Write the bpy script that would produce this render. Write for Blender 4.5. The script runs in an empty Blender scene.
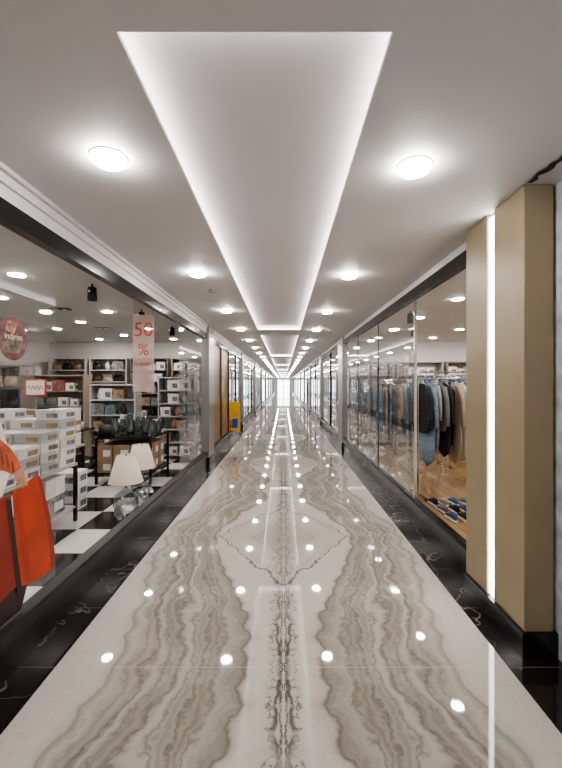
import bpy, bmesh, math, random
from mathutils import Vector, Matrix
random.seed(7)
sc=bpy.context.scene
COL=sc.collection

# ------------------------------------------------------------------ node helper
class NT:
    def __init__(s,name):
        s.m=bpy.data.materials.new(name); s.m.use_nodes=True
        s.t=s.m.node_tree; s.t.nodes.clear()
        s.out=s.t.nodes.new('ShaderNodeOutputMaterial')
    def n(s,ty,**k):
        o=s.t.nodes.new(ty)
        for a,b in k.items(): setattr(o,a,b)
        return o
    def put(s,sock,v):
        if isinstance(v,bpy.types.NodeSocket): s.t.links.new(v,sock)
        elif v is not None: sock.default_value=v
    def M(s,op,a,b=None,c=None,clamp=False):
        o=s.n('ShaderNodeMath',operation=op,use_clamp=clamp)
        s.put(o.inputs[0],a)
        if b is not None: s.put(o.inputs[1],b)
        if c is not None: s.put(o.inputs[2],c)
        return o.outputs[0]
    def noise(s,vec,scale,detail=4,rough=.5,dist=0):
        o=s.n('ShaderNodeTexNoise'); s.put(o.inputs['Vector'],vec)
        o.inputs['Scale'].default_value=scale;o.inputs['Detail'].default_value=detail
        o.inputs['Roughness'].default_value=rough;o.inputs['Distortion'].default_value=dist
        return o.outputs['Fac']
    def ramp(s,f,stops,interp='LINEAR'):
        o=s.n('ShaderNodeValToRGB'); s.put(o.inputs[0],f)
        cr=o.color_ramp; cr.interpolation=interp
        while len(cr.elements)>1: cr.elements.remove(cr.elements[-1])
        cr.elements[0].position=stops[0][0]; cr.elements[0].color=(*stops[0][1],1)
        for p,c in stops[1:]:
            e=cr.elements.new(p); e.color=(*c,1)
        return o.outputs[0]
    def mix(s,f,a,b,mode='MIX'):
        o=s.n('ShaderNodeMix',data_type='RGBA',blend_type=mode)
        s.put(o.inputs[0],f); s.put(o.inputs[6],a); s.put(o.inputs[7],b)
        return o.outputs[2]
    def obj(s): return s.n('ShaderNodeTexCoord').outputs['Object']
    def bsdf(s,col,rough=.5,metal=0,coat=0,**k):
        o=s.n('ShaderNodeBsdfPrincipled')
        s.put(o.inputs['Base Color'],col); s.put(o.inputs['Roughness'],rough)
        o.inputs['Metallic'].default_value=metal; o.inputs['Coat Weight'].default_value=coat
        for a,b in k.items(): s.put(o.inputs[a.replace('_',' ')],b)
        s.t.links.new(o.outputs[0],s.out.inputs[0]); return o
    def schlick(s,f0):
        g=s.n('ShaderNodeNewGeometry'); d=s.n('ShaderNodeVectorMath',operation='DOT_PRODUCT')
        s.put(d.inputs[0],g.outputs['Incoming']); s.put(d.inputs[1],g.outputs['Normal'])
        c=s.M('SUBTRACT',1,s.M('ABSOLUTE',d.outputs['Value']),clamp=True)
        return s.M('ADD',f0,s.M('MULTIPLY',s.M('POWER',c,5),1-f0),clamp=True)
def c4(c): return (c[0],c[1],c[2],1)
_mc={}
def mat(name,col,rough=.5,metal=0,var=.08,scale=12,coat=0):
    if name in _mc: return _mc[name]
    t=NT(name); f=t.noise(t.obj(),scale,3)
    a=tuple(max(0,x*(1-var)) for x in col); b=tuple(min(1,x*(1+var)) for x in col)
    t.bsdf(t.ramp(f,[(.3,a),(.7,b)]),rough,metal,coat)
    _mc[name]=t.m; return t.m
def emis(name,col,st):
    t=NT(name); e=t.n('ShaderNodeEmission'); e.inputs[0].default_value=c4(col); e.inputs[1].default_value=st
    t.t.links.new(e.outputs[0],t.out.inputs[0]); return t.m

# ------------------------------------------------------------------ materials
def marble():
    t=NT('onyx_marble'); v=t.obj(); sp=t.n('ShaderNodeSeparateXYZ'); t.put(sp.inputs[0],v)
    L=1.95
    u=t.M('ABSOLUTE',sp.outputs[0]); vv=t.M('PINGPONG',t.M('SUBTRACT',sp.outputs[1],2.26),L)
    cb=t.n('ShaderNodeCombineXYZ'); t.put(cb.inputs[0],u); t.put(cb.inputs[1],vv)
    cell=t.M('FLOOR',t.M('DIVIDE',t.M('SUBTRACT',sp.outputs[1],2.26+L),2*L))
    t.put(cb.inputs[2],t.M('MULTIPLY',cell,.35))
    p=cb.outputs[0]
    n1=t.M('SUBTRACT',t.noise(p,1.5,4,.5,.2),.5)
    n2=t.M('SUBTRACT',t.noise(p,5,5,.55),.5)
    n3=t.M('SUBTRACT',t.noise(p,16,6,.65),.5)
    n4=t.M('SUBTRACT',t.noise(p,60,4,.7),.5)
    cloud=t.noise(p,3.2,5,.6,.4)
    bump=t.M('SUBTRACT',1,t.M('DIVIDE',t.M('SUBTRACT',L,vv),1.55),clamp=True)
    bump=t.M('MULTIPLY',t.M('MULTIPLY',bump,bump),t.M('SUBTRACT',3,t.M('MULTIPLY',bump,2)))
    e=t.M('ADD',.25,t.M('MULTIPLY',bump,.46))
    w0=t.M('SUBTRACT',u,e)
    w=t.M('ADD',w0,t.M('MULTIPLY',n1,.50)); w=t.M('ADD',w,t.M('MULTIPLY',n2,.11)); w=t.M('ADD',w,t.M('MULTIPLY',n3,.035))
    w=t.M('MULTIPLY',w,t.M('ADD',.66,t.M('MULTIPLY',bump,.28)))
    f=t.M('DIVIDE',t.M('ADD',w,.8),1.8)
    def q(x): return (x+.8)/1.8
    cream=(.61,.58,.525); lt=(.62,.60,.56); br=(.235,.21,.17); gr=(.30,.275,.24); sand=(.39,.355,.30); dk=(.14,.12,.095)
    base=t.ramp(f,[(0,lt),(q(-.2),(.59,.57,.53)),(q(-.05),cream),(q(-.015),(.50,.46,.40)),
        (q(.0),dk),(q(.018),gr),(q(.07),sand),(q(.10),br),(q(.17),gr),(q(.20),sand),(q(.23),(.50,.465,.40)),(q(.25),br),(q(.31),gr),(q(.34),(.46,.42,.365)),(q(.365),dk),(q(.378),gr),(q(.43),sand),(q(.47),(.54,.505,.45)),(q(.50),gr),(q(.515),(.54,.505,.45)),(q(.55),lt),(q(.60),lt),(q(.8),cream)])
    inb=t.M('MULTIPLY',t.M('MULTIPLY',t.M('ADD',w,.03),8,clamp=True),t.M('MULTIPLY',t.M('SUBTRACT',.54,w),6,clamp=True))
    base=t.mix(t.M('MULTIPLY',inb,t.M('MULTIPLY',t.M('SUBTRACT',cloud,.50),4,clamp=True)),base,(.47,.435,.375,1))
    st=t.M('SINE',t.M('ADD',t.M('MULTIPLY',w,210),t.M('MULTIPLY',n2,8)))
    mask=t.M('MULTIPLY',inb,.26)
    base=t.mix(t.M('MULTIPLY',mask,t.M('ADD',t.M('MULTIPLY',st,.5),.5)),base,(.58,.545,.49,1))
    st2=t.M('POWER',t.M('ABSOLUTE',t.M('SINE',t.M('ADD',t.M('MULTIPLY',w,56),t.M('MULTIPLY',n3,4)))),14)
    base=t.mix(t.M('MULTIPLY',st2,t.M('MULTIPLY',mask,1.9)),base,(.13,.11,.085,1))
    dm=t.M('ADD',t.M('DIVIDE',u,.66),t.M('POWER',t.M('DIVIDE',t.M('SUBTRACT',L,vv),.98),1.15))
    dm=t.M('ADD',dm,t.M('ADD',t.M('MULTIPLY',n1,.36),t.M('MULTIPLY',n2,.34)))
    for c_,wd_,k_ in ((1.0,.024,1.0),(.93,.011,.7),(.86,.011,.6),(.45,.028,.65),(.36,.012,.6),(.28,.012,.6)):
        ln=t.M('SUBTRACT',1,t.M('DIVIDE',t.M('ABSOLUTE',t.M('SUBTRACT',dm,c_)),wd_),clamp=True)
        base=t.mix(t.M('MULTIPLY',ln,k_),base,(.11,.095,.075,1))
    ins=t.M('MULTIPLY',t.M('SUBTRACT',1.0,dm,clamp=True),1.1,clamp=True)
    base=t.mix(ins,base,(.40,.375,.335,1))
    near=t.M('SUBTRACT',1.0,t.M('MULTIPLY',vv,.36),clamp=True)
    brk=t.M('MULTIPLY',t.M('SUBTRACT',t.noise(p,9,4,.6),.32),6,clamp=True)
    def vein(off,amp,wd,kk):
        dd=t.M('ABSOLUTE',t.M('SUBTRACT',t.M('ADD',u,t.M('MULTIPLY',kk,amp)),off))
        return t.M('MULTIPLY',t.M('SUBTRACT',1,t.M('DIVIDE',dd,wd),clamp=True),1.6,clamp=True)
    v1=vein(.035,.16,.017,n2); v2=vein(.062,.22,.009,n3); v3=vein(.012,.09,.008,n3)
    vm=t.M('MULTIPLY',t.M('MAXIMUM',v1,t.M('MAXIMUM',v2,v3)),t.M('MULTIPLY',brk,near))
    halo=t.M('MULTIPLY',t.M('SUBTRACT',1,t.M('DIVIDE',u,.13),clamp=True),t.M('MULTIPLY',t.M('MULTIPLY',near,t.noise(p,14,5,.7)),.9))
    base=t.mix(halo,base,(.30,.275,.235,1))
    base=t.mix(t.M('MULTIPLY',vm,.95),base,(.05,.042,.035,1))
    base=t.mix(t.M('MULTIPLY',t.M('ABSOLUTE',n3),1.6,clamp=True),base,(.42,.39,.345,1))
    base=t.mix(t.M('MULTIPLY',t.M('ABSOLUTE',n4),1.1,clamp=True),base,(.34,.315,.275,1))
    j=t.M('PINGPONG',t.M('SUBTRACT',sp.outputs[1],2.26),L)
    jm=t.M('LESS_THAN',j,.0025); jx=t.M('LESS_THAN',u,.002)
    base=t.mix(t.M('MULTIPLY',t.M('MAXIMUM',jm,jx),.6),base,(.65,.62,.58,1))
    t.bsdf(base,t.M('ADD',.03,t.M('MULTIPLY',n3,.01)),0,.1,Coat_Roughness=.02,IOR=1.47)
    return t.m
def blackmarble():
    t=NT('black_marble'); v=t.obj()
    d=t.noise(v,1.4,4,.5,.3); k=t.M('ABSOLUTE',t.M('SUBTRACT',d,.5))
    ve=t.M('SUBTRACT',1,t.M('MULTIPLY',k,190),clamp=True)
    n=t.noise(v,1.7,1); ve=t.M('MULTIPLY',ve,t.M('MULTIPLY',t.M('SUBTRACT',n,.33),4,clamp=True))
    base=t.mix(ve,(.012,.010,.009,1),(.27,.235,.20,1))
    sp=t.n('ShaderNodeSeparateXYZ'); t.put(sp.inputs[0],v)
    j=t.M('LESS_THAN',t.M('PINGPONG',t.M('SUBTRACT',sp.outputs[1],2.26),.3),.0028)
    base=t.mix(j,base,(.14,.13,.12,1))
    t.bsdf(base,.0,0,0,IOR=1.75); return t.m
def checker():
    t=NT('checker_tile'); c=t.n('ShaderNodeTexChecker'); c.inputs['Scale'].default_value=1/.62
    mp=t.n('ShaderNodeMapping'); t.put(mp.inputs[0],t.obj()); mp.inputs['Location'].default_value=(.41,.56,.3); t.put(c.inputs[0],mp.outputs[0])
    c.inputs[2].default_value=(.84,.83,.80,1); c.inputs[1].default_value=(.012,.012,.012,1)
    n=t.noise(t.obj(),3,5); t.bsdf(t.mix(t.M('MULTIPLY',n,.04),c.outputs[0],(.4,.4,.4,1)),.12); return t.m
def woodfloor():
    t=NT('oak_floor'); b=t.n('ShaderNodeTexBrick'); mp=t.n('ShaderNodeMapping'); t.put(mp.inputs[0],t.obj()); mp.inputs['Rotation'].default_value=(0,0,math.pi/2)
    t.put(b.inputs['Vector'],mp.outputs[0]); b.inputs['Scale'].default_value=1; b.inputs['Brick Width'].default_value=1.1; b.inputs['Row Height'].default_value=.14
    b.inputs['Mortar Size'].default_value=.003; b.inputs['Color1'].default_value=(.40,.25,.125,1); b.inputs['Color2'].default_value=(.48,.32,.17,1); b.inputs['Mortar'].default_value=(.14,.09,.05,1)
    mp2=t.n('ShaderNodeMapping'); t.put(mp2.inputs[0],t.obj()); mp2.inputs['Scale'].default_value=(14,1,1)
    n=t.noise(mp2.outputs[0],2,6,.6)
    t.bsdf(t.mix(t.M('MULTIPLY',n,.5),b.outputs[0],(.26,.16,.08,1)),.10,0,.5); return t.m
def glassm(name,tint,f0,k,rough):
    t=NT(name)
    o=t.bsdf((.96,.98,1,1),rough,1.0)
    t.put(o.inputs['Alpha'],t.M('MULTIPLY',t.schlick(f0),k,clamp=True))
    return t.m
def sheer(name,col,a):
    t=NT(name); tr=t.n('ShaderNodeBsdfTransparent'); d=t.n('ShaderNodeBsdfDiffuse'); d.inputs[0].default_value=c4(col)
    mx=t.n('ShaderNodeMixShader'); mx.inputs[0].default_value=a; t.put(mx.inputs[1],tr.outputs[0]); t.put(mx.inputs[2],d.outputs[0])
    t.t.links.new(mx.outputs[0],t.out.inputs[0]); return t.m
def clearm(name,tint,f0,k,rough):
    t=NT(name)
    tr=t.n('ShaderNodeBsdfTransparent'); tr.inputs[0].default_value=c4(tint)
    g=t.n('ShaderNodeBsdfGlossy'); g.inputs['Roughness'].default_value=rough; g.inputs[0].default_value=(.95,.97,1,1)
    mx=t.n('ShaderNodeMixShader'); t.put(mx.inputs[0],t.M('MULTIPLY',t.schlick(f0),k,clamp=True)); t.put(mx.inputs[1],tr.outputs[0]); t.put(mx.inputs[2],g.outputs[0])
    t.t.links.new(mx.outputs[0],t.out.inputs[0]); return t.m
MARBLE=marble(); BMARB=blackmarble(); CHK=checker(); WOODF=woodfloor()
GLASS=glassm('shop_glass',(.95,.965,.96),.12,1.35,.004); CLEAR=clearm('clear_glass',(.62,.68,.68),.1,1.2,.06)
PAINT=mat('ceiling_paint',(.68,.665,.67),.6,var=.015,scale=1.5)
SPAINT=mat('shop_paint',(.56,.545,.53),.6,var=.03,scale=2)
WPAINT=mat('white_wall',(.68,.66,.64),.6,var=.03,scale=2)
BLACK=mat('black_metal',(.012,.012,.012),.2,0,.1)
SILL=mat('black_sill',(.010,.010,.010),.25,0,.1)
MBLACK=mat('matte_black',(.02,.02,.02),.5,0,.1)
GOLD=mat('satin_gold',(.34,.28,.175),.42,.10,.04,3)
SILVER=mat('silver_clad',(.30,.295,.29),.3,.6,.04,3)
CHROME=mat('chrome',(.7,.7,.7),.12,1,.02)
PLASTER=mat('grey_plaster',(.52,.55,.61),.85,0,.3,9)
WOOD=mat('bronze_wood',(.30,.18,.09),.35,.2,.3,6)
TILE=mat('pale_tile',(.55,.52,.48),.15,0,.06,3)
CREAM=mat('cream_fabric',(.80,.74,.62),.8,0,.04,30)
WHITE=mat('white_card',(.80,.79,.77),.55,0,.04,20)
GREYC=mat('grey_card',(.22,.22,.23),.5,0,.6,18)
DKPHOTO=mat('printed_photo',(.16,.14,.13),.4,0,.9,22)
CARD=mat('brown_card',(.35,.24,.15),.6,0,.1,20)
L_DOWN=emis('downlight_glow',(1,.945,.885),122)
L_SHOP=emis('shop_light_glow',(1,.95,.89),185)
L_COVE=emis('cove_led',(1,.945,.92),26)
L_LED=emis('pillar_led',(1,.97,.90),14)

# ------------------------------------------------------------------ mesh helpers
def mkobj(name,bm,m,loc=(0,0,0),parent=None,smooth=False):
    me=bpy.data.meshes.new(name); bmesh.ops.recalc_face_normals(bm,faces=bm.faces[:]); bm.to_mesh(me); bm.free()
    if smooth:
        for p in me.polygons: p.use_smooth=True
    ms=m if isinstance(m,(list,tuple)) else [m]
    for x in ms: me.materials.append(x)
    o=bpy.data.objects.new(name,me); o.location=loc; COL.objects.link(o)
    if parent: o.parent=parent
    return o
def bx(bm,x0,x1,y0,y1,z0,z1,mi=0):
    vs=[bm.verts.new(p) for p in [(x0,y0,z0),(x1,y0,z0),(x1,y1,z0),(x0,y1,z0),(x0,y0,z1),(x1,y0,z1),(x1,y1,z1),(x0,y1,z1)]]
    for q in [(0,3,2,1),(4,5,6,7),(0,1,5,4),(1,2,6,5),(2,3,7,6),(3,0,4,7)]:
        f=bm.faces.new([vs[i] for i in q]); f.material_index=mi
    return vs
def boxes(name,lst,m,parent=None,bev=0,loc=(0,0,0)):
    bm=bmesh.new()
    for b in lst: bx(bm,*b)
    if bev: bmesh.ops.bevel(bm,geom=bm.edges[:],offset=bev,segments=2,affect='EDGES')
    return mkobj(name,bm,m,loc,parent)
def box(name,x0,x1,y0,y1,z0,z1,m,parent=None,bev=0):
    cx,cy=(x0+x1)/2,(y0+y1)/2
    return boxes(name,[(x0-cx,x1-cx,y0-cy,y1-cy,0,z1-z0)],m,parent,bev,(cx,cy,z0))
def struct(o): o['kind']='structure'; return o
def lathe(name,prof,m,loc=(0,0,0),parent=None,seg=24,smooth=True,rot=None):
    bm=bmesh.new(); rings=[]
    for r,z in prof:
        if r<1e-5: rings.append([bm.verts.new((0,0,z))])
        else: rings.append([bm.verts.new((r*math.cos(2*math.pi*i/seg),r*math.sin(2*math.pi*i/seg),z)) for i in range(seg)])
    for a,b in zip(rings,rings[1:]):
        for i in range(seg):
            j=(i+1)%seg
            if len(a)==1 and len(b)==1: continue
            if len(a)==1: bm.faces.new((a[0],b[i],b[j]))
            elif len(b)==1: bm.faces.new((a[i],a[j],b[0]))
            else: bm.faces.new((a[i],a[j],b[j],b[i]))
    o=mkobj(name,bm,m,loc,parent,smooth)
    if rot: o.rotation_euler=rot
    return o
def tube(name,pts,r,m,parent=None,loc=(0,0,0),cyc=False):
    cu=bpy.data.curves.new(name,'CURVE'); cu.dimensions='3D'; cu.bevel_depth=r; cu.bevel_resolution=2; cu.use_fill_caps=True
    s=cu.splines.new('POLY'); s.points.add(len(pts)-1); s.use_cyclic_u=cyc
    for i,p in enumerate(pts): s.points[i].co=(*p,1)
    o=bpy.data.objects.new(name,cu); COL.objects.link(o)
    dg=bpy.context.evaluated_depsgraph_get(); me=bpy.data.meshes.new_from_object(o.evaluated_get(dg))
    bpy.data.objects.remove(o); me.materials.clear(); me.materials.append(m)
    for p in me.polygons: p.use_smooth=True
    o=bpy.data.objects.new(name,me); o.location=loc; COL.objects.link(o)
    if parent: o.parent=parent
    return o
def empty(name,loc):
    o=bpy.data.objects.new(name,None); o.empty_display_size=.1; o.location=loc; COL.objects.link(o); return o
def tag(o,label,cat,group=None):
    o['label']=label; o['category']=cat
    if group: o['group']=group
    return o
def dup(root,loc,rz=None,sc_=None):
    n=root.copy(); COL.objects.link(n); n.location=loc
    if rz is not None: n.rotation_euler=(0,0,rz)
    if sc_ is not None: n.scale=(sc_,sc_,sc_)
    for c in root.children:
        k=c.copy(); COL.objects.link(k); k.parent=n
        for g in c.children:
            kk=g.copy(); COL.objects.link(kk); kk.parent=k
    return n
def objmat(o,m,i=0):
    o.material_slots[i].link='OBJECT'; o.material_slots[i].material=m
def polyplate(name,pts,m,x,parent=None,th=.001,loc=None):
    y0=sum(p[0] for p in pts)/len(pts); z0=min(p[1] for p in pts)
    bm=bmesh.new(); a=[bm.verts.new((0,p[0]-y0,p[1]-z0)) for p in pts]
    f=bm.faces.new(a); r=bmesh.ops.extrude_face_region(bm,geom=[f])
    bmesh.ops.translate(bm,vec=(th,0,0),verts=[v for v in r['geom'] if isinstance(v,bmesh.types.BMVert)])
    o=mkobj(name,bm,m,(x,y0,z0),None)
    if parent:
        o.parent=parent; o.location=Vector(o.location)-Vector(parent.location)
    return o
def text(name,s,size,m,loc,rot,parent=None,ext=.0008,align='CENTER'):
    cu=bpy.data.curves.new(name,'FONT'); cu.body=s; cu.size=size; cu.extrude=ext; cu.align_x=align; cu.align_y='CENTER'
    o=bpy.data.objects.new(name,cu); COL.objects.link(o)
    dg=bpy.context.evaluated_depsgraph_get(); me=bpy.data.meshes.new_from_object(o.evaluated_get(dg)); bpy.data.objects.remove(o)
    me.materials.clear(); me.materials.append(m)
    o=bpy.data.objects.new(name,me); COL.objects.link(o); o.rotation_euler=rot
    if parent: o.parent=parent; o.location=Vector(loc)-Vector(parent.location)
    else: o.location=loc
    return o

# ------------------------------------------------------------------ shell
H=2.77; YE=72.0; XL=-1.53; XR=1.50; LB=11.1
S=lambda *a,**k: struct(box(*a,**k))
struct(boxes('floor',[(-1.29,1.27,-3,YE,-.1,0)],MARBLE))
struct(boxes('floor',[(-1.62,-1.29,-3,YE,-.1,0)],BMARB))
struct(boxes('floor',[(1.27,1.62,-3,YE,-.1,0)],BMARB))
struct(boxes('floor',[(-6.5,-1.62,-2.6,LB,-.1,0)],CHK))
struct(boxes('floor',[(1.62,6.0,2.8,10.9,-.1,0)],WOODF))
struct(boxes('floor',[(-5.5,-1.62,LB,YE,-.1,0)],TILE))
struct(boxes('floor',[(1.62,5.5,10.9,YE,-.1,0)],TILE))
CX0,CX1=-.555,.363
coves=[(1.33-8.3,8.67-8.3)]+[(1.33+8.3*k,8.67+8.3*k) for k in range(9)]
lst=[]; G=.09; ZT=H+.085
lst.append((-1.62,CX0-G,-3,YE,H,ZT)); lst.append((CX1+G,1.62,-3,YE,H,ZT))
covs=[]
for a,c in coves:
    a=max(a,-3+G+.01); c=min(c,YE-.3)
    if c-a<1: continue
    covs.append((a,c))
prev=-3
for a,c in covs:
    if a-G>prev: lst.append((CX0-G,CX1+G,prev,a-G,H,ZT))
    lst.append((CX0-G,CX0,a-G,c+G,H,H+.018)); lst.append((CX1,CX1+G,a-G,c+G,H,H+.018))
    lst.append((CX0,CX1,a-G,a,H,H+.018)); lst.append((CX0,CX1,c,c+G,H,H+.018))
    prev=c+G
lst.append((CX0-G,CX1+G,prev,YE,H,ZT)); lst.append((-1.62,1.62,-3,YE,ZT,ZT+.05))
struct(boxes('ceiling',lst,PAINT))
for a,c in covs:
    e=empty('cove_light',((CX0+CX1)/2,(a+c)/2,H+.019)); w=(CX1-CX0)/2+.045; l=(c-a)/2+.045
    tag(e,'warm white LED strip running round the recessed ceiling panel','light','ceiling cove lights')
    for q in [(-w,-w+.014,-l,l),(w-.014,w,-l,l),(-w+.02,w-.02,-l,-l+.014),(-w+.02,w-.02,l-.014,l)]:
        boxes('led_strip',[(q[0],q[1],q[2],q[3],0,.010)],L_COVE,e)
S('wall_back',-6.5,6,-3.1,-3,0,3,WPAINT)
S('wall_left',-6.6,-6.5,-3,LB,0,3,WPAINT)
S('wall_left',-5.6,-5.5,LB+.1,YE,0,3,WPAINT)
S('wall_right',6.0,6.1,2.8,10.9,0,3,WPAINT)
S('wall_right',5.5,5.6,11,YE,0,3,WPAINT)
S('ceiling',-6.5,-1.62,-2.6,LB,2.75,2.85,SPAINT)
S('ceiling',-5.5,-1.62,LB+.1,YE,2.75,2.85,SPAINT)
S('ceiling',1.62,6.0,2.8,10.9,2.75,2.85,WPAINT)
S('ceiling',1.62,5.5,11,YE,2.75,2.85,WPAINT)
S('wall_right',1.6,1.8,-3,2.5,0,H,PLASTER)
S('wall_right',1.62,6.0,2.6,2.8,0,2.75,WPAINT)
S('wall_left',-1.62,XL,-3,YE,2.60,H,PAINT)
S('trim_1',XL,XL+.02,-3,YE,2.69,H,PAINT)
S('trim_2',XL+.02,XL+.045,-3,YE,2.742,H,PAINT)
S('trim_3',XL-.05,XL+.02,-3,YE,2.49,2.60,BLACK)
S('baseboard_left',XL-.07,XL+.03,-3,YE,0,.25,SILL)
S('trim_4',XL-.05,XL+.033,-3,YE,.235,.262,MBLACK)
S('wall_right',XR,1.62,3.09,YE,2.69,H,PAINT)
S('trim_5',XR-.02,XR+.05,3.09,YE,2.58,2.69,BLACK)
S('baseboard_right',XR-.03,XR+.07,3.09,YE,0,.25,SILL)
S('trim_6',XR,XR+.05,3.09,YE,.25,.275,BLACK)

wn=[0]
def pane(x,y0,y1,zt):
    wn[0]+=1
    bm=bmesh.new(); vs=[bm.verts.new(p) for p in [(0,y0,.27),(0,y1,.27),(0,y1,zt),(0,y0,zt)]]; bm.faces.new(vs)
    return struct(mkobj('window_%d'%wn[0],bm,GLASS,(x,0,0)))
LC=[(7.9,8.5),(14.4,14.9),(21,21.5),(27.6,28.1),(34.2,34.7),(40.8,41.3),(47.4,48),(54,54.6),(61,61.6)]
RC=[(9.9,10.7),(15.7,16.3),(22.3,22.8),(28.9,29.4),(35.5,36),(42,42.5),(49,49.5),(56,56.5),(63,63.5)]
def column(x0,x1,y0,y1):
    e=empty('column',((x0+x1)/2,(y0+y1)/2,0)); w=(x1-x0)/2; l=(y1-y0)/2
    boxes('cladding',[(-w,w,-l,l,.15,H-.002)],SILVER,e,.004)
    boxes('plinth',[(-w-.012,w+.012,-l-.012,l+.012,0,.15)],BLACK,e,.003)
    tag(e,'silver metal clad column with black plinth beside shop glass','column','silver columns along the corridor')
    return e
for a,c in LC: column(-1.62,-1.47,a,c)
for a,c in RC: column(1.455,1.62,a,c)
# glazing: the near bays are partly slid open, the rest glazed
pane(XL-.02,-3,2.72,2.5); pane(XL-.02,5.95,7.9,2.5)
pane(XL-.02,11.35,14.4,2.5)
y=14.9
for a,c in LC[2:]+[(YE,YE)]:
    d=(a-y)/2
    for i in range(2): pane(XL-.02,y+d*i+.004,y+d*(i+1)-.004,2.5)
    y=c
pane(XR+.02,4.64,6.4,2.6); pane(XR+.02,6.41,8.15,2.6); pane(XR+.02,8.16,9.9,2.6)
y=10.7
for a,c in RC[1:]+[(YE,YE)]:
    d=(a-y)/2
    for i in range(2): pane(XR+.02,y+d*i+.004,y+d*(i+1)-.004,2.6)
    y=c
S('trim_7',XR+.005,XR+.035,4.605,4.635,.27,2.6,CHROME)
for yy in (6.405,8.155): S('trim_13',XR+.012,XR+.022,yy-.006,yy+.006,.27,2.6,MBLACK)
S('door_2',-1.66,-1.56,8.5,11.35,.0,2.5,WOOD)
for yy in (8.7,9.9,11.25): S('trim_9',XL-.04,XL+.01,yy-.05,yy+.05,.25,2.5,mat('dark_bronze',(.12,.075,.045),.3,.3))
for x,yy,z in ((XL,12.9,2.5),(XL,17.5,2.5),(XL,19.5,2.5)):
    S('trim_9',x-.05,x+.01,yy-.04,yy+.04,.25,z,BLACK)
for yy in (12.9,19,25.5):
    S('trim_10',XR-.01,XR+.05,yy-.04,yy+.04,.25,2.6,BLACK)
S('wall_partition',-6.5,-1.66,LB,LB+.1,0,2.75,WPAINT)
S('wall_partition',1.62,6.0,10.9,11.0,0,2.75,WPAINT)
for a,c in LC[1:]: S('wall_partition',-5.5,-1.62,a+.3,a+.4,0,2.75,WPAINT)
for a,c in RC[1:]: S('wall_partition',1.62,5.5,a+.3,a+.4,0,2.75,WPAINT)
S('wall_far',-6.6,6.6,YE,YE+.1,0,3,WPAINT)
wd=emis('daylight_glass',(.9,.96,1),7)
struct(box('window_90',-1.1,1.1,YE-.03,YE-.01,.05,2.35,wd))
struct(boxes('door_1',[(-1.15,-1.05,YE-.08,YE-.03,0,2.45),(1.05,1.15,YE-.08,YE-.03,0,2.45),(-.06,.06,YE-.08,YE-.03,0,2.4),(-1.15,1.15,YE-.08,YE-.03,2.33,2.45),(-1.1,1.1,YE-.08,YE-.03,1.0,1.1)],BLACK))

# ------------------------------------------------------------------ gold pilaster
def pil():
    e=empty('pilaster',(1.495,2.715,0))
    def L(x0,x1,y0,y1): return (x0-1.495,x1-1.495,y0-2.715,y1-2.715)
    boxes('cladding',[(*L(1.41,1.58,2.34,2.68),.15,H-.002)],GOLD,e,.003)
    boxes('cladding',[(*L(1.41,1.58,2.77,3.088),.15,H-.002)],GOLD,e,.003)
    boxes('channel',[(*L(1.44,1.58,2.68,2.77),.15,H-.002)],MBLACK,e)
    boxes('led_strip',[(*L(1.418,1.44,2.692,2.758),.16,H-.03)],L_LED,e)
    boxes('plinth',[(*L(1.39,1.60,2.325,3.088),0,.15)],BLACK,e,.003)
    tag(e,'satin gold clad pillar with vertical LED strip and black plinth','pillar')
pil()
bm=bmesh.new(); N=70; A=[];B=[]
for i in range(N+1):
    yy=-.5+2.82*i/N; wv=.012*math.sin(i*.9)+.008*math.sin(i*2.3)
    A.append(bm.verts.new((1.422+wv+random.uniform(-.015,.008),yy,H-.004))); B.append(bm.verts.new((1.447+wv+random.uniform(-.006,.022),yy,H-.004)))
for i in range(N): bm.faces.new((A[i],A[i+1],B[i+1],B[i]))
struct(mkobj('dark_gap_strip',bm,MBLACK))  # flat black strip stands in for the dark of the ragged ceiling gap

# ------------------------------------------------------------------ downlights
def downlight(loc,r,em,label,group,drop=.03):
    e=empty('downlight',loc)
    lathe('trim_ring',[(r+.010,0),(r+.010,-.003),(r+.004,-.005),(r,-.004),(r,0)],mat('ring_white',(.8,.78,.76),.4),(0,0,0),e,32)
    lathe('lens',[(r-.001,-.003),(r-.002,-drop*.7),(r*.85,-drop),(0,-drop-.004)],em,(0,0,0),e,32)
    return tag(e,label,'ceiling light',group)
d0=downlight((-.90,2.06,H-.001),.083,L_DOWN,'round recessed ceiling downlight glowing warm white','corridor downlights',.036)
for k in range(-1,33):
    for x in (-.90,.70):
        yy=2.06+2.13*k+(.08 if x>0 else 0)
        if (k,x)==(0,-.90) or yy>YE-.5: continue
        dup(d0,(x,yy,H-.001))
s0=downlight((-2.8,4.2,2.749),.08,L_SHOP,'small round ceiling downlight inside the homeware shop','homeware shop downlights',.012)
for x in (-2.8,-4.7):
    for yy in (.0,2.1,4.2,6.35,8.3,10.2):
        if (x,yy)!=(-2.8,4.2): dup(s0,(x,yy,2.749))
for yy in (5.3,7.4,9.4): dup(s0,(-3.75,yy,2.749)); 
s1=downlight((2.35,3.9,2.749),.08,L_SHOP,'small round ceiling downlight inside the clothes shop','clothes shop downlights',.012)
for x in (2.35,3.7,5.0):
    for yy in (3.9,5.4,6.9,8.4,9.9):
        if (x,yy)!=(2.35,3.9): dup(s1,(x,yy,2.749))
s2=downlight((-2.6,12.6,2.749),.09,L_SHOP,'round ceiling downlight inside a neighbouring shop','far shop downlights',.012)
for x in (-2.6,-4.2):
    for yy in (12.6,17,19.4,23.5,26,30.5,33,38,44,51,57,64):
        if (x,yy)!=(-2.6,12.6): dup(s2,(x,yy,2.749))
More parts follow.
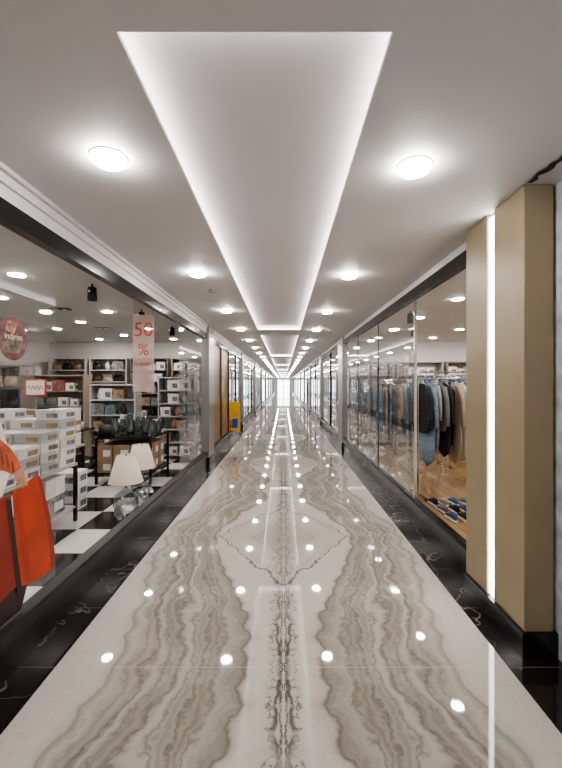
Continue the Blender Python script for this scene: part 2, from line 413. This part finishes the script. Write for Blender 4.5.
for x in (2.6,4.2):
    for yy in (12,14.2,18.2,20.8,24.5,27.2,31.5,34,39,45,52,59,66): dup(s2,(x,yy,2.749))
sd=lathe('smoke_detector',[(.055,0),(.055,-.015),(.04,-.03),(0,-.034)],mat('detector',(.35,.33,.32),.5),(-.88,5.0,H-.001))
tag(sd,'small round grey smoke detector on the ceiling','smoke detector')

# ------------------------------------------------------------------ props
def table(loc,w,d,h,topm,label,shelf=True):
    e=empty('display_table',loc); W,D=w/2,d/2
    boxes('tabletop',[(-W,W,-D,D,h-.03,h)],topm,e,.003)
    for sx in (-1,1):
        for sy in (-1,1):
            boxes('leg',[(sx*(W-.02)-.018,sx*(W-.02)+.018,sy*(D-.02)-.018,sy*(D-.02)+.018,0,h-.03)],BLACK,e)
    if shelf: boxes('lower_shelf',[(-W+.01,W-.01,-D+.01,D-.01,.16,.18)],topm,e)
    tag(e,label,'table'); return e
WT=mat('light_table',(.5,.47,.43),.35)
T1=table((-2.84,4.0,0),.85,1.4,.68,WT,'display table with black legs stacked with homeware boxes')
T2=table((-2.55,6.85,0),.9,1.0,.75,BLACK,'black display table holding glassware beside the lamps')
T3=table((-4.3,5.2,0),1.0,1.3,.72,WT,'display table in the middle of the homeware shop')
T4=table((-4.2,7.5,0),1.0,.9,.75,BLACK,'black table near the shelves at the shop rear')
T6=table((-4.1,3.4,0),.9,1.1,.72,WT,'display table stacked with mixed homeware boxes')
T7=table((-3.35,5.7,0),.7,.7,.70,WT,'small pale table with brown and white boxes')

def carton(loc,w,d,h,m1,m2,label,group,lid=True):
    e=empty('product_box',loc); W,D=w/2,d/2
    boxes('body',[(-W,W,-D,D,0,h*.8)],m1,e,.003)
    boxes('lid',[(-W-.004,W+.004,-D-.004,D+.004,h*.8,h)],m1,e,.003)
    boxes('printed_panel',[(W*-.1,W*.8,-D-.003,-D-.0005,h*.2,h*.66)],m2,e)
    boxes('printed_panel',[(W+.0005,W+.003,-D*.2,D*.8,h*.2,h*.66)],m2,e)
    return tag(e,label,'box',group)
BOXM=[WHITE,WHITE,WHITE,mat('box_cream',(.66,.62,.55),.5),mat('box_pale_grey',(.5,.5,.5),.5)]
cw=carton((-2.56,3.47,.681),.27,.32,.105,WHITE,GREYC,'white cardboard product box with grey printed picture','white boxes stacked on the table')
hs=[[3,4,4],[3,4,5],[4,4,5],[6,5,6]]
for iy in range(4):
    for ix in range(3):
        for iz in range(hs[iy][ix]):
            if (iy,ix,iz)==(0,0,0): continue
            n=dup(cw,(-2.56-ix*.285+random.uniform(-.004,.004),3.47+iy*.345+random.uniform(-.006,.006),.681+iz*.106),random.uniform(-.02,.02))
            m_=random.choice(BOXM); m2_=random.choice([GREYC,DKPHOTO,CARD])
            for c in n.children:
                if c.name.startswith(('body','lid')): objmat(c,m_)
                else: objmat(c,m2_)
cg=carton((-2.62,3.5,.181),.3,.36,.2,GREYC,WHITE,'dark grey cardboard product box with white label','grey boxes under the table')
for iy in range(3):
    for ix in range(2):
        for iz in range(2):
            if (iy,ix,iz)!=(0,0,0):
                n=dup(cg,(-2.62-ix*.34,3.5+iy*.42,.181+iz*.201),random.uniform(-.03,.03)); m_=random.choice([GREYC,CARD,WHITE])
                for c in n.children:
                    if c.name.startswith(('body','lid')): objmat(c,m_)
cb=carton((-4.0,4.8,.721),.24,.24,.3,CARD,DKPHOTO,'brown cardboard product box with printed photo','brown boxes on the middle table')
for iy in range(3):
    for ix in range(3):
        for iz in range(2 if (iy+ix)%2 else 1):
            if (iy,ix,iz)!=(0,0,0): dup(cb,(-4.0-ix*.27,4.8+iy*.36,.721+iz*.301),random.uniform(-.03,.03))
ct=carton((-3.8,3.05,.721),.3,.26,.18,CARD,WHITE,'brown cardboard box with white label on the table','mixed boxes on the side table')
for iy in range(3):
    for ix in range(2):
        for iz in range((3,4,2,5,3,4)[iy*2+ix]):
            if (iy,ix,iz)!=(0,0,0):
                n=dup(ct,(-3.8-ix*.34,3.05+iy*.33,.721+iz*.181),random.uniform(-.03,.03))
                m_=random.choice([CARD,WHITE,WHITE,DKPHOTO])
                for c in n.children:
                    if c.name.startswith(('body','lid')): objmat(c,m_)
for ix in range(2):
    for iy in range(2):
        for iz in range((2,3,3,2)[ix*2+iy]):
            n=dup(ct,(-3.18-ix*.33,5.55+iy*.31,.701+iz*.181),random.uniform(-.03,.03)); m_=random.choice([CARD,WHITE,WHITE])
            n['label']='cardboard product box stacked on the small pale table'
            for c in n.children:
                if c.name.startswith(('body','lid')): objmat(c,m_)
cu_=carton((-2.3,6.5,.181),.26,.26,.22,CARD,WHITE,'brown cardboard box stored below the black table','boxes under the black table')
for ix in range(3):
    for iy in range(3):
        for iz in range(2):
            if (ix,iy,iz)!=(0,0,0): dup(cu_,(-2.3-ix*.28,6.5+iy*.31,.181+iz*.221),0)
cf=carton((-2.75,5.15,.001),.3,.3,.16,WHITE,GREYC,'white product box stacked on the checkered shop floor','white boxes on the floor')
for ix in range(2):
    for iz in range(4 if ix else 3):
        if (ix,iz)!=(0,0): dup(cf,(-2.75-ix*.33,5.15,.001+iz*.161),random.uniform(-.03,.03))

def lamp(loc,label):
    e=empty('table_lamp',loc)
    lathe('base',[(0,0),(.11,0),(.12,.03),(.15,.12),(.13,.24),(.05,.30),(.03,.33),(0,.33)],CLEAR,(0,0,0),e)
    lathe('stem',[(0,.33),(.012,.33),(.012,.72),(.02,.73),(0,.75)],CHROME,(0,0,0),e,12)
    lathe('lamp_shade',[(.205,.40),(.11,.73),(.107,.73),(.202,.40)],CREAM,(0,0,0),e,40)
    return tag(e,label,'lamp','cream table lamps on the shop floor')
l0=lamp((-1.93,4.9,.0),'table lamp with cream fabric shade and clear glass base')
dup(l0,(-2.05,5.75,0))
def wrapped(loc,r):
    bm=bmesh.new(); bmesh.ops.create_icosphere(bm,subdivisions=4,radius=r)
    for v in bm.verts:
        k=1+.10*math.sin(v.co.x*55+v.co.z*30)*math.cos(v.co.y*48)+random.uniform(-.02,.02)
        v.co*=k; v.co.z=max(v.co.z*.85+r*.8,0)
    o=mkobj('wrapped_bundle',bm,clearm('plastic_wrap',(.55,.58,.60),.22,1.4,.12),loc,None,True)
    return tag(o,'goods bundled in crinkled clear plastic wrap on the floor','wrapped goods','plastic wrapped bundles')
w0_=wrapped((-1.80,4.62,0),.14)
dup(w0_,(-1.84,5.35,0),1.2,.95)

gv=lathe('glass_vase',[(0,0),(.05,0),(.07,.05),(.075,.14),(.04,.22),(.05,.26),(.045,.26),(.035,.22),(.068,.14),(.06,.05),(0,.01)],CLEAR,(-2.3,6.5,.751))
tag(gv,'clear glass vase on the black table','vase','glass vases on the table')
for i in range(9):
    dup(gv,(-2.25-(i%3)*.26,6.5+(i//3)*.32+.08,.751),0,random.uniform(.8,1.25))
gv.location=(-2.12,6.42,.751)
pot_m=mat('enamel_pot',(.55,.52,.48),.2)
def pot(loc,m,label):
    e=empty('cooking_pot',loc)
    lathe('body',[(0,0),(.11,0),(.12,.02),(.12,.12),(.115,.12),(.11,.02),(0,.015)],m,(0,0,0),e)
    lathe('lid',[(.122,.121),(.10,.14),(.0,.16)],m,(0,0,0),e)
    lathe('knob',[(0,.158),(.018,.158),(.02,.185),(0,.19)],MBLACK,(0,0,0),e,12)
    for s in (-1,1): tube('handle',[(s*.118,-.03,.09),(s*.155,-.025,.095),(s*.155,.025,.095),(s*.118,.03,.09)],.006,MBLACK,e)
    return tag(e,label,'pot','cooking pots on display')
p0=pot((-4.0,7.3,.751),pot_m,'pale enamel cooking pot with lid on the table')
dup(p0,(-4.4,7.35,.751)); dup(p0,(-4.3,7.7,.751)); dup(p0,(-3.95,7.75,.751),0,.8)

def shelf(loc,w,d,h,n,m,label,rz=0):
    e=empty('shelf_unit',loc); W,D=w/2,d/2
    boxes('side_panel',[(-W,-W+.025,-D,D,0,h)],m,e); boxes('side_panel',[(W-.025,W,-D,D,0,h)],m,e)
    boxes('back_panel',[(-W+.025,W-.025,D-.012,D,0,h)],m,e)
    lv=[]
    for i in range(n+1):
        z=.08+(h-.11)*i/n; boxes('shelf_board',[(-W+.025,W-.025,-D,D-.012,z,z+.025)],m,e); lv.append(z+.026)
    tag(e,label,'shelf','shelving units in the shops'); e.rotation_euler=(0,0,rz)
    return e,lv[:-1]
DWOOD=mat('dark_shelf',(.20,.175,.155),.4); LWOOD=mat('oak_shelf',(.36,.30,.235),.45); WSH=mat('white_shelf',(.54,.525,.505),.4)
def handbag(loc,m):
    e=empty('handbag',loc); bm=bmesh.new()
    vs=bx(bm,-.14,.14,-.05,.05,0,.19)
    for v in vs[4:]: v.co.x*=.8; v.co.y*=.45
    bmesh.ops.bevel(bm,geom=bm.edges[:],offset=.015,segments=2,affect='EDGES')
    o=mkobj('body',bm,m,(0,0,0),e,True)
    tube('handle',[(.07*math.cos(a)*1.0,0,.185+.10*math.sin(a)) for a in [math.pi*i/10 for i in range(11)]],.006,MBLACK,e)
    return tag(e,'structured leather handbag standing on a shelf','handbag','handbags on the shelves')
hm=[mat('leather_black',(.02,.02,.02),.4),mat('leather_tan',(.30,.17,.09),.4),mat('leather_brown',(.12,.07,.05),.4),mat('leather_grey',(.3,.29,.28),.4),mat('leather_beige',(.6,.5,.4),.4)]
hb=handbag((0,0,0),hm[0])
vz=lathe('ceramic_vase',[(0,0),(.05,0),(.085,.09),(.07,.18),(.03,.24),(.04,.28),(.032,.28),(.02,.24),(0,.2)],pot_m,(0,0,0)); tag(vz,'glazed ceramic vase standing on a shelf','vase','ceramic vases on the shelves')
cm=carton((0,0,0),.22,.2,.2,WHITE,DKPHOTO,'small printed product box standing on a shelf','small boxes on the shelves')
vm=[pot_m,mat('vase_blue',(.12,.18,.26),.2),mat('vase_white',(.75,.74,.72),.2),mat('vase_gold',(.45,.33,.18),.2),mat('vase_rose',(.4,.2,.18),.2),MBLACK,CLEAR,CLEAR]
BM=[WHITE,CARD,GREYC,WHITE,WHITE,mat('box_teal',(.15,.22,.24),.5),mat('box_red',(.36,.10,.08),.5)]
def fill(loc,w,lv,kinds,rz=0):
    c,s=math.cos(rz),math.sin(rz)
    for z in lv:
        x=-w/2+.15
        while x<w/2-.12:
            kd=random.choice(kinds)
            X,Y=loc[0]+c*x,loc[1]+s*x
            if kd=='b':
                n=dup(hb,(X,Y,z),rz+random.uniform(-.1,.1)); objmat(n.children[0] if 'body' in n.children[0].name else n.children[1],random.choice(hm)); x+=.285
            elif kd=='v':
                n=dup(vz,(X,Y,z),0,random.uniform(.65,1.0)); objmat(n,random.choice(vm)); x+=.165
            else:
                n=dup(cm,(X,Y,z),rz,random.uniform(.75,1.15)); m_=random.choice(BM); x+=.24
                for ch in n.children:
                    if ch.name.startswith(('body','lid')): objmat(ch,m_)
for i,(x,m,k) in enumerate([(-5.8,WSH,'bb'),(-4.7,WSH,'bvc'),(-3.6,DWOOD,'vc'),(-2.5,LWOOD,'vcb')]):
    e,lv=shelf((x,LB-.22,0),1.0,.36,2.3,7,m,'tall shelving unit filled with homeware and bags'); fill((x,LB-.24,0),1.0,lv,k)
e,lv=shelf((-4.9,6.5,0),1.5,.36,1.9,5,DWOOD,'dark shelving unit displaying rows of handbags'); fill((-4.9,6.44,0),1.5,lv,'b')
e,lv=shelf((-3.35,8.0,0),.9,.34,1.6,5,WSH,'white shelving unit with vases and boxes'); fill((-3.35,7.95,0),.9,lv,'vc')
e,lv=shelf((-2.25,8.6,0),.8,.34,1.75,6,WSH,'white shelving unit with glassware and boxes'); fill((-2.25,8.55,0),.8,lv,'vvc')
e,lv=shelf((-4.9,8.8,0),1.2,.34,1.8,5,LWOOD,'oak shelving unit with boxes and bags'); fill((-4.9,8.75,0),1.2,lv,'cb')
hb.location=(-2.88,6.5,.751); vz.location=(-2.9,7.2,.751); cm.location=(-4.55,7.75,.751)

def spot(loc):
    e=empty('spotlight',loc)
    lathe('mount',[(0,0),(.012,0),(.012,-.05),(0,-.05)],BLACK,(0,0,0),e,12)
    lathe('housing',[(0,-.04),(.045,-.04),(.048,-.05),(.052,-.19),(.044,-.19),(.04,-.13),(0,-.13)],BLACK,(0,0,0),e,24)
    return tag(e,'black cylindrical track spotlight hanging from the shop ceiling','spotlight','black spotlights')
sp0=spot((-2.2,4.6,2.749))
for p in [(-2.2,7.9,2.749),(-2.2,6.2,2.749)]: dup(sp0,p)
def grille(x,y):
    e=empty('ceiling_spot',(x,y,2.749))
    boxes('frame',[(-.14,.14,-.07,.07,-.012,0)],BLACK,e)
    for i in (-.065,.065): lathe('bulb',[(.04,-.013),(.03,-.02),(0,-.022)],mat('spot_bulb',(.6,.6,.6),.3),(i,0,0),e,16)
    return tag(e,'black rectangular twin recessed spotlight in the shop ceiling','ceiling light','black twin ceiling spots')
g0=grille(-3.4,6.1); dup(g0,(-3.7,8.2,2.749)); dup(g0,(-5.5,7,2.749))

e=empty('price_sign',(-3.0,4.85,0))
tube('stand',[(0,0,0),(0,0,1.45)],.008,CHROME,e); lathe('foot',[(0,0),(.1,0),(.1,.01),(0,.015)],CHROME,(0,0,0),e)
RED=mat('sign_red',(.55,.05,.03),.4); WS=mat('sign_white',(.85,.78,.74),.5)
boxes('frame',[(-.13,.13,-.012,.0,1.45,1.66)],RED,e); boxes('card',[(-.11,.11,-.016,-.0125,1.47,1.64)],WS,e)
tube('lettering',[(-.09+i*.015,-.018,1.555+.03*math.sin(i*1.9)) for i in range(13)],.004,RED,e)
tag(e,'small red framed sign with scribbled lettering on chrome stand','sign')

# ------------------------------------------------------------------ hanging banner
RF=(math.pi/2,0,0)
def fplate(name,x0,x1,z0,z1,y,m,parent,th=.002):
    return boxes(name,[(x0-parent.location.x,x1-parent.location.x,y-parent.location.y,y-parent.location.y+th,z0-parent.location.z,z1-parent.location.z)],m,parent)
e=empty('sale_banner',(-1.82,5.2,1.50))
fplate('sheet',-1.96,-1.68,1.50,2.50,5.2,sheer('poster_pink',(.88,.66,.60),.38),e)
PR=sheer('poster_red',(.55,.14,.10),.8)
text('lettering','50',.26,PR,(-1.82,5.196,2.30),RF,e,.003)
text('lettering','%',.22,PR,(-1.82,5.196,2.04),RF,e); text('lettering','indirim',.085,PR,(-1.82,5.196,1.86),RF,e)
for s in (-.12,.12): tube('cord',[(s,0,.99),(s,0,1.248)],.002,MBLACK,e)
tag(e,'translucent pink sale banner with red 50 hanging on cords','banner')
R50=(math.pi/2,0,math.pi/2)
GX=XL-.018
def disc(cy,cz,r,n=40,s=1): return [(cy+s*r*math.cos(2*math.pi*i/n),cz+r*math.sin(2*math.pi*i/n)) for i in range(n)]
e=empty('round_sticker',(GX,2.29,1.72))
polyplate('disc',disc(2.29,1.86,.125),mat('sticker_brown',(.13,.035,.025),.4,0,.9,16),GX,e)
polyplate('picture',[(2.19,1.78),(2.38,1.77),(2.40,1.85),(2.18,1.86)],mat('sticker_dark',(.14,.09,.07),.4,0,.95,30),GX+.0015,e)
polyplate('picture',[(2.22,1.90),(2.30,1.89),(2.32,1.95),(2.24,1.96)],mat('sticker_pink',(.4,.17,.12),.4,0,.8,30),GX+.0015,e)
text('lettering','indirim',.055,mat('sticker_cream',(.75,.65,.55),.5),(GX+.004,2.29,1.87),R50,e)
tag(e,'round reddish brown sale sticker with cream lettering on shop glass','sticker')
e=empty('shopper_poster',(GX,2.2,.28))
ORG=mat('bag_orange',(.52,.06,.02),.4,0,.25,5); ORD=mat('bag_dark',(.28,.03,.015),.4,0,.15,5); SKIN=mat('print_skin',(.62,.33,.23),.5,0,.15,8); DRS=mat('print_black',(.04,.02,.02),.5); SHR=mat('print_blouse',(.78,.70,.65),.5,0,.15,9); HAIR=mat('print_hair',(.12,.06,.03),.5,0,.4,20)
SLV=mat('print_sleeve',(.55,.13,.06),.5,0,.35,9); SLD=mat('print_fold',(.30,.06,.03),.5)
pp=lambda n,pts,m,k: polyplate(n,pts,m,GX+k*.0012,e)
pp('skirt',[(1.80,1.0),(2.12,1.0),(2.28,.72),(2.42,.40),(2.36,.27),(1.74,.27),(1.70,.6)],DRS,0)
pp('blouse',[(1.84,.98),(2.20,.98),(2.27,1.12),(2.24,1.26),(2.19,1.38),(2.12,1.46),(1.88,1.46),(1.80,1.30)],SHR,1)
pp('hair',[(1.84,1.42),(2.10,1.36),(2.17,1.42),(2.16,1.50),(2.11,1.62),(2.01,1.72),(1.89,1.71),(1.81,1.60),(1.79,1.47)],HAIR,1.6)
pp('face',[(1.91,1.46),(1.99,1.42),(2.06,1.46),(2.08,1.55),(2.05,1.64),(1.98,1.67),(1.91,1.63),(1.89,1.54)],SKIN,2.6)
pp('sleeve',[(2.10,1.30),(2.18,1.30),(2.26,1.24),(2.32,1.17),(2.355,1.11),(2.33,1.08),(2.28,1.085),(2.21,1.12),(2.14,1.14),(2.08,1.14)],SLV,2)
for k in range(3): pp('fold',[(2.17+k*.05,1.26-k*.05),(2.185+k*.05,1.255-k*.05),(2.215+k*.04,1.16-k*.03),(2.20+k*.04,1.155-k*.03)],SLD,3)
pp('hand',[(2.29,1.09),(2.35,1.105),(2.385,1.07),(2.385,1.03),(2.36,1.01),(2.32,1.02),(2.295,1.05)],SKIN,4)
for i in range(4):
    pp('finger',[(2.325+i*.019,1.045),(2.340+i*.019,1.049),(2.345+i*.019,1.0-.006*(i%2)),(2.331+i*.019,.99-.006*(i%2))],SKIN,9)
pp('shopping_bag',[(2.10,.98),(2.26,.97),(2.34,.44),(2.14,.40)],ORD,5)
pp('shopping_bag',[(2.22,.96),(2.26,.945),(2.345,.45),(2.32,.36)],DRS,6)
pp('shopping_bag',[(2.27,.99),(2.38,1.005),(2.50,1.04),(2.60,.70),(2.655,.37),(2.50,.375),(2.35,.41),(2.30,.70)],ORG,7)
pp('bag_fold',[(2.50,1.04),(2.54,1.00),(2.64,.72),(2.70,.42),(2.655,.37),(2.60,.70)],ORD,7)
pp('bag_fold',[(2.30,.97),(2.33,.975),(2.44,.42),(2.39,.42)],mat('bag_shade',(.42,.045,.018),.4),8)
tag(e,'flat window print of a woman carrying orange shopping bags','poster')

# ------------------------------------------------------------------ yellow poster board by the bronze door
e=empty('poster_stand',(-1.37,11.1,0))
boxes('board',[(-.13,.16,-.003,.003,.30,1.10)],mat('poster_yellow',(.85,.52,.02),.4),e)
for s in (-.11,.14): boxes('foot',[(s-.008,s+.008,-.1,.1,0,.015),(s-.008,s+.008,-.003,.003,.015,.30)],BLACK,e)
boxes('print',[(-.06,.10,-.007,-.0035,.38,.64)],mat('poster_blue',(.04,.10,.5),.4),e)
lathe('print',[(0,0),(.06,0),(.06,.003),(0,.003)],SKIN,(.02,-.0035,.74),e,24,False,(math.pi/2,0,0))
boxes('print',[(-.11,-.07,-.007,-.0035,.38,.60)],mat('poster_redb',(.7,.05,.03),.4),e)
tag(e,'yellow poster board with blue and red figure beside bronze door','poster stand')
for (x,y,m) in [(-2.6,14.5,WSH),(-3.9,14.5,LWOOD),(-2.6,21.1,WSH),(-2.6,27.7,LWOOD),(2.6,15.8,WSH),(3.9,15.8,LWOOD),(2.6,22.4,WSH),(2.6,29.0,WSH)]:
    e,lv=shelf((x,y,0),1.2,.36,2.1,4,m,'wall shelving unit in a neighbouring shop'); fill((x,y-.04,0),1.2,lv,'vcb')

# ------------------------------------------------------------------ clothes shop
def rack(loc,w,h,label,rz=0):
    e=empty('clothes_rack',loc); W=w/2
    tube('rail',[(-W,0,h),(W,0,h)],.014,CHROME,e)
    for s in (-1,1):
        tube('post',[(s*W,0,.04),(s*W,0,h)],.014,CHROME,e)
        tube('foot',[(s*W,-.26,.04),(s*W,.26,.04)],.014,CHROME,e)
        for q in (-.24,.24): lathe('wheel',[(0,0),(.022,.005),(.022,.03),(0,.035)],MBLACK,(s*W,q,0),e,12)
    e.rotation_euler=(0,0,rz)
    return tag(e,label,'clothes rack','chrome clothes racks')
def garment(kind,loc,m):
    ln={'coat':1.28,'jacket':.78,'trousers':1.0}[kind]
    e=empty(kind,loc); bm=bmesh.new()
    if kind=='trousers': rows=[(-.12,.16),(-.3,.17),(-.7,.14),(-ln,.13)]
    else: rows=[(-.07,.05),(-.10,.13),(-.15,.21),(-.30,.235),(-.55,.235),(-.70,.22),(-ln,.25)]
    th=[.018,.028,.035,.045,.05,.05,.055]
    rings=[]; n=14
    for i,(z,w) in enumerate(rows):
        t=th[i]*.7; rg=[]
        for k in range(n):
            a=2*math.pi*k/n; rip=1+.18*math.sin(a*5+i)
            rg.append(bm.verts.new((t*math.sin(a)*rip,w*math.cos(a),z+random.uniform(-.006,.006))))
        rings.append(rg)
    for a,b_ in zip(rings,rings[1:]):
        for k in range(n): bm.faces.new((a[k],a[(k+1)%n],b_[(k+1)%n],b_[k]))
    bm.faces.new(rings[0]); bm.faces.new(rings[-1])
    o=mkobj('fabric',bm,m,(0,0,0),e,True); sb=o.modifiers.new('s','SUBSURF'); sb.levels=1; sb.render_levels=1
    if kind!='trousers':
        for s in (-1,1):
            bm=bmesh.new(); prev=None
            for z,yy,r in [(-.12,.17,.045),(-.3,.235,.05),(-.5,.26,.045),(-.68,.265,.042)]:
                rg=[bm.verts.new((r*.62*math.cos(2*math.pi*k/8),s*yy+r*math.sin(2*math.pi*k/8),z)) for k in range(8)]
                if prev:
                    for k in range(8): bm.faces.new((prev[k],prev[(k+1)%8],rg[(k+1)%8],rg[k]))
                else: bm.faces.new(rg)
                prev=rg
            bm.faces.new(prev); mkobj('sleeve',bm,m,(0,0,0),e,True)
    tube('hanger',[(0,0,.016),(0,.016,.006),(0,.012,-.02),(0,0,-.035),(0,.19,-.12),(0,-.19,-.12),(0,0,-.035)],.004,CHROME,e)
    return e
cols=[mat('denim_blue',(.08,.125,.22),.8,0,.3,30),mat('denim_light',(.20,.27,.36),.8,0,.3,30),mat('wool_black',(.02,.02,.022),.9),mat('wool_navy',(.03,.035,.06),.9),mat('beige_cloth',(.42,.33,.23),.9),mat('grey_cloth',(.18,.18,.19),.9),mat('white_cloth',(.62,.60,.57),.9),mat('pale_grey_cloth',(.36,.36,.37),.9)]
CN=['blue denim','light denim','black','navy','beige','grey','white','pale grey']
LAB={'coat':'%s long coat hanging from the chrome rail','jacket':'%s short jacket hanging from the chrome rail','trousers':'%s trousers hanging from the chrome rail'}
proto={k:garment(k,(0,0,0),cols[0]) for k in LAB}
firstused=set()
def hang(cx,cy,w,h,rz,kinds,pal):
    n=int(w/.078); c,s=math.cos(rz),math.sin(rz)
    for i in range(n):
        x=-w/2+.05+i*(w-.10)/(n-1); k=random.choice(kinds); ci=pal[(i*3+i//3)%len(pal)]; m=cols[ci]
        L=(cx+c*x,cy+s*x,h)
        if k in firstused: g=dup(proto[k],L,rz+random.uniform(-.05,.05),random.uniform(.82,1.0))
        else: g=proto[k]; g.location=L; g.rotation_euler=(0,0,rz); firstused.add(k)
        for ch in g.children:
            if not ch.name.startswith('hanger'): objmat(ch,m)
        tag(g,LAB[k]%CN[ci],{'coat':'coat','jacket':'jacket','trousers':'trousers'}[k],k+'s on the clothes racks')
def rk(cx,cy,w,h,rz,kinds,pal,label='chrome clothes rack packed with hanging garments'):
    rack((cx,cy,0),w,h,label,rz); hang(cx,cy,w,h,rz,kinds,pal)
rk(2.42,5.75,1.0,1.68,.1,['coat','coat','jacket','trousers'],[2,0,5,1,4,2,7,6])
rk(2.75,6.75,1.1,1.8,-.15,['coat','jacket'],[0,4,5,1,0,3])
rk(1.98,7.25,.55,1.66,.1,['coat','jacket','trousers'],[0,1,6,4,3])
rk(2.15,8.3,1.0,1.62,-.1,['jacket','trousers','coat'],[0,1,4,6,1,2])
rk(3.75,7.9,1.2,1.75,.1,['coat','jacket'],[4,7,5])
rk(2.0,9.9,.6,1.5,0,['jacket','trousers'],[1,6,1,4])
rk(3.1,9.3,1.1,1.7,.1,['coat','jacket'],[3,0,6,5])
for x,m in ((2.3,WSH),(3.6,WSH),(4.9,LWOOD)):
    e,lv=shelf((x,10.68,0),1.2,.36,2.2,6,m,'tall wall shelving unit with bags and folded goods')
    fill((x,10.64,0),1.2,lv,'bc')
def shoe(loc,m):
    e=empty('shoe',loc)
    def loft(name,secs,m):
        bm=bmesh.new(); prev=None
        for y_,w,z0,z1 in secs:
            rg=[bm.verts.new((w*math.cos(a)*.5,y_,z0+(z1-z0)*(.5+.5*math.sin(a)))) for a in [2*math.pi*k/10+.3 for k in range(10)]]
            if prev:
                for k in range(10): bm.faces.new((prev[k],prev[(k+1)%10],rg[(k+1)%10],rg[k]))
            else: bm.faces.new(rg)
            prev=rg
        bm.faces.new(prev); return mkobj(name,bm,m,(0,0,0),e,True)
    loft('sole',[(-.13,.05,0,.03),(-.09,.075,0,.035),(0,.07,0,.03),(.08,.095,0,.03),(.14,.05,0,.025)],WS)
    loft('upper',[(-.128,.04,.028,.10),(-.09,.068,.028,.115),(-.02,.066,.027,.105),(.04,.08,.026,.075),(.09,.086,.026,.06),(.135,.045,.024,.045)],m)
    return tag(e,'low lace-up shoe standing on the shop floor','shoe','shoes on the shop floor')
sh=shoe((1.98,5.3,0.0),cols[2])
for i in range(1,15):
    x=1.98+(i%5)*.14; y_=5.3-.31*(i//5)+.02
    g=dup(sh,(x+random.uniform(-.01,.01),y_+random.uniform(-.02,.02),0),random.uniform(-.1,.1))
    for c in g.children:
        if c.name.startswith('upper'): objmat(c,cols[random.choice([0,2,5,6,4])])
dup(sp0,(2.0,6.3,2.749)); dup(sp0,(2.6,8.0,2.749))

# ------------------------------------------------------------------ camera / world / colour
w=bpy.data.worlds.new('World'); sc.world=w; w.use_nodes=True
w.node_tree.nodes['Background'].inputs[0].default_value=(.9,.92,1,1); w.node_tree.nodes['Background'].inputs[1].default_value=.15
cd=bpy.data.cameras.new('Camera'); cam=bpy.data.objects.new('Camera',cd); COL.objects.link(cam)
cam.location=(0,0,1.6); cam.rotation_euler=(math.pi/2,0,0)
cd.sensor_fit='VERTICAL'; cd.sensor_height=36; cd.lens=36*400/768; cd.shift_x=-2.5/768; cd.shift_y=0; cd.clip_start=.05; cd.clip_end=200
sc.camera=cam
sc.view_settings.view_transform='AgX'; sc.view_settings.look='AgX - Medium High Contrast'; sc.view_settings.exposure=0
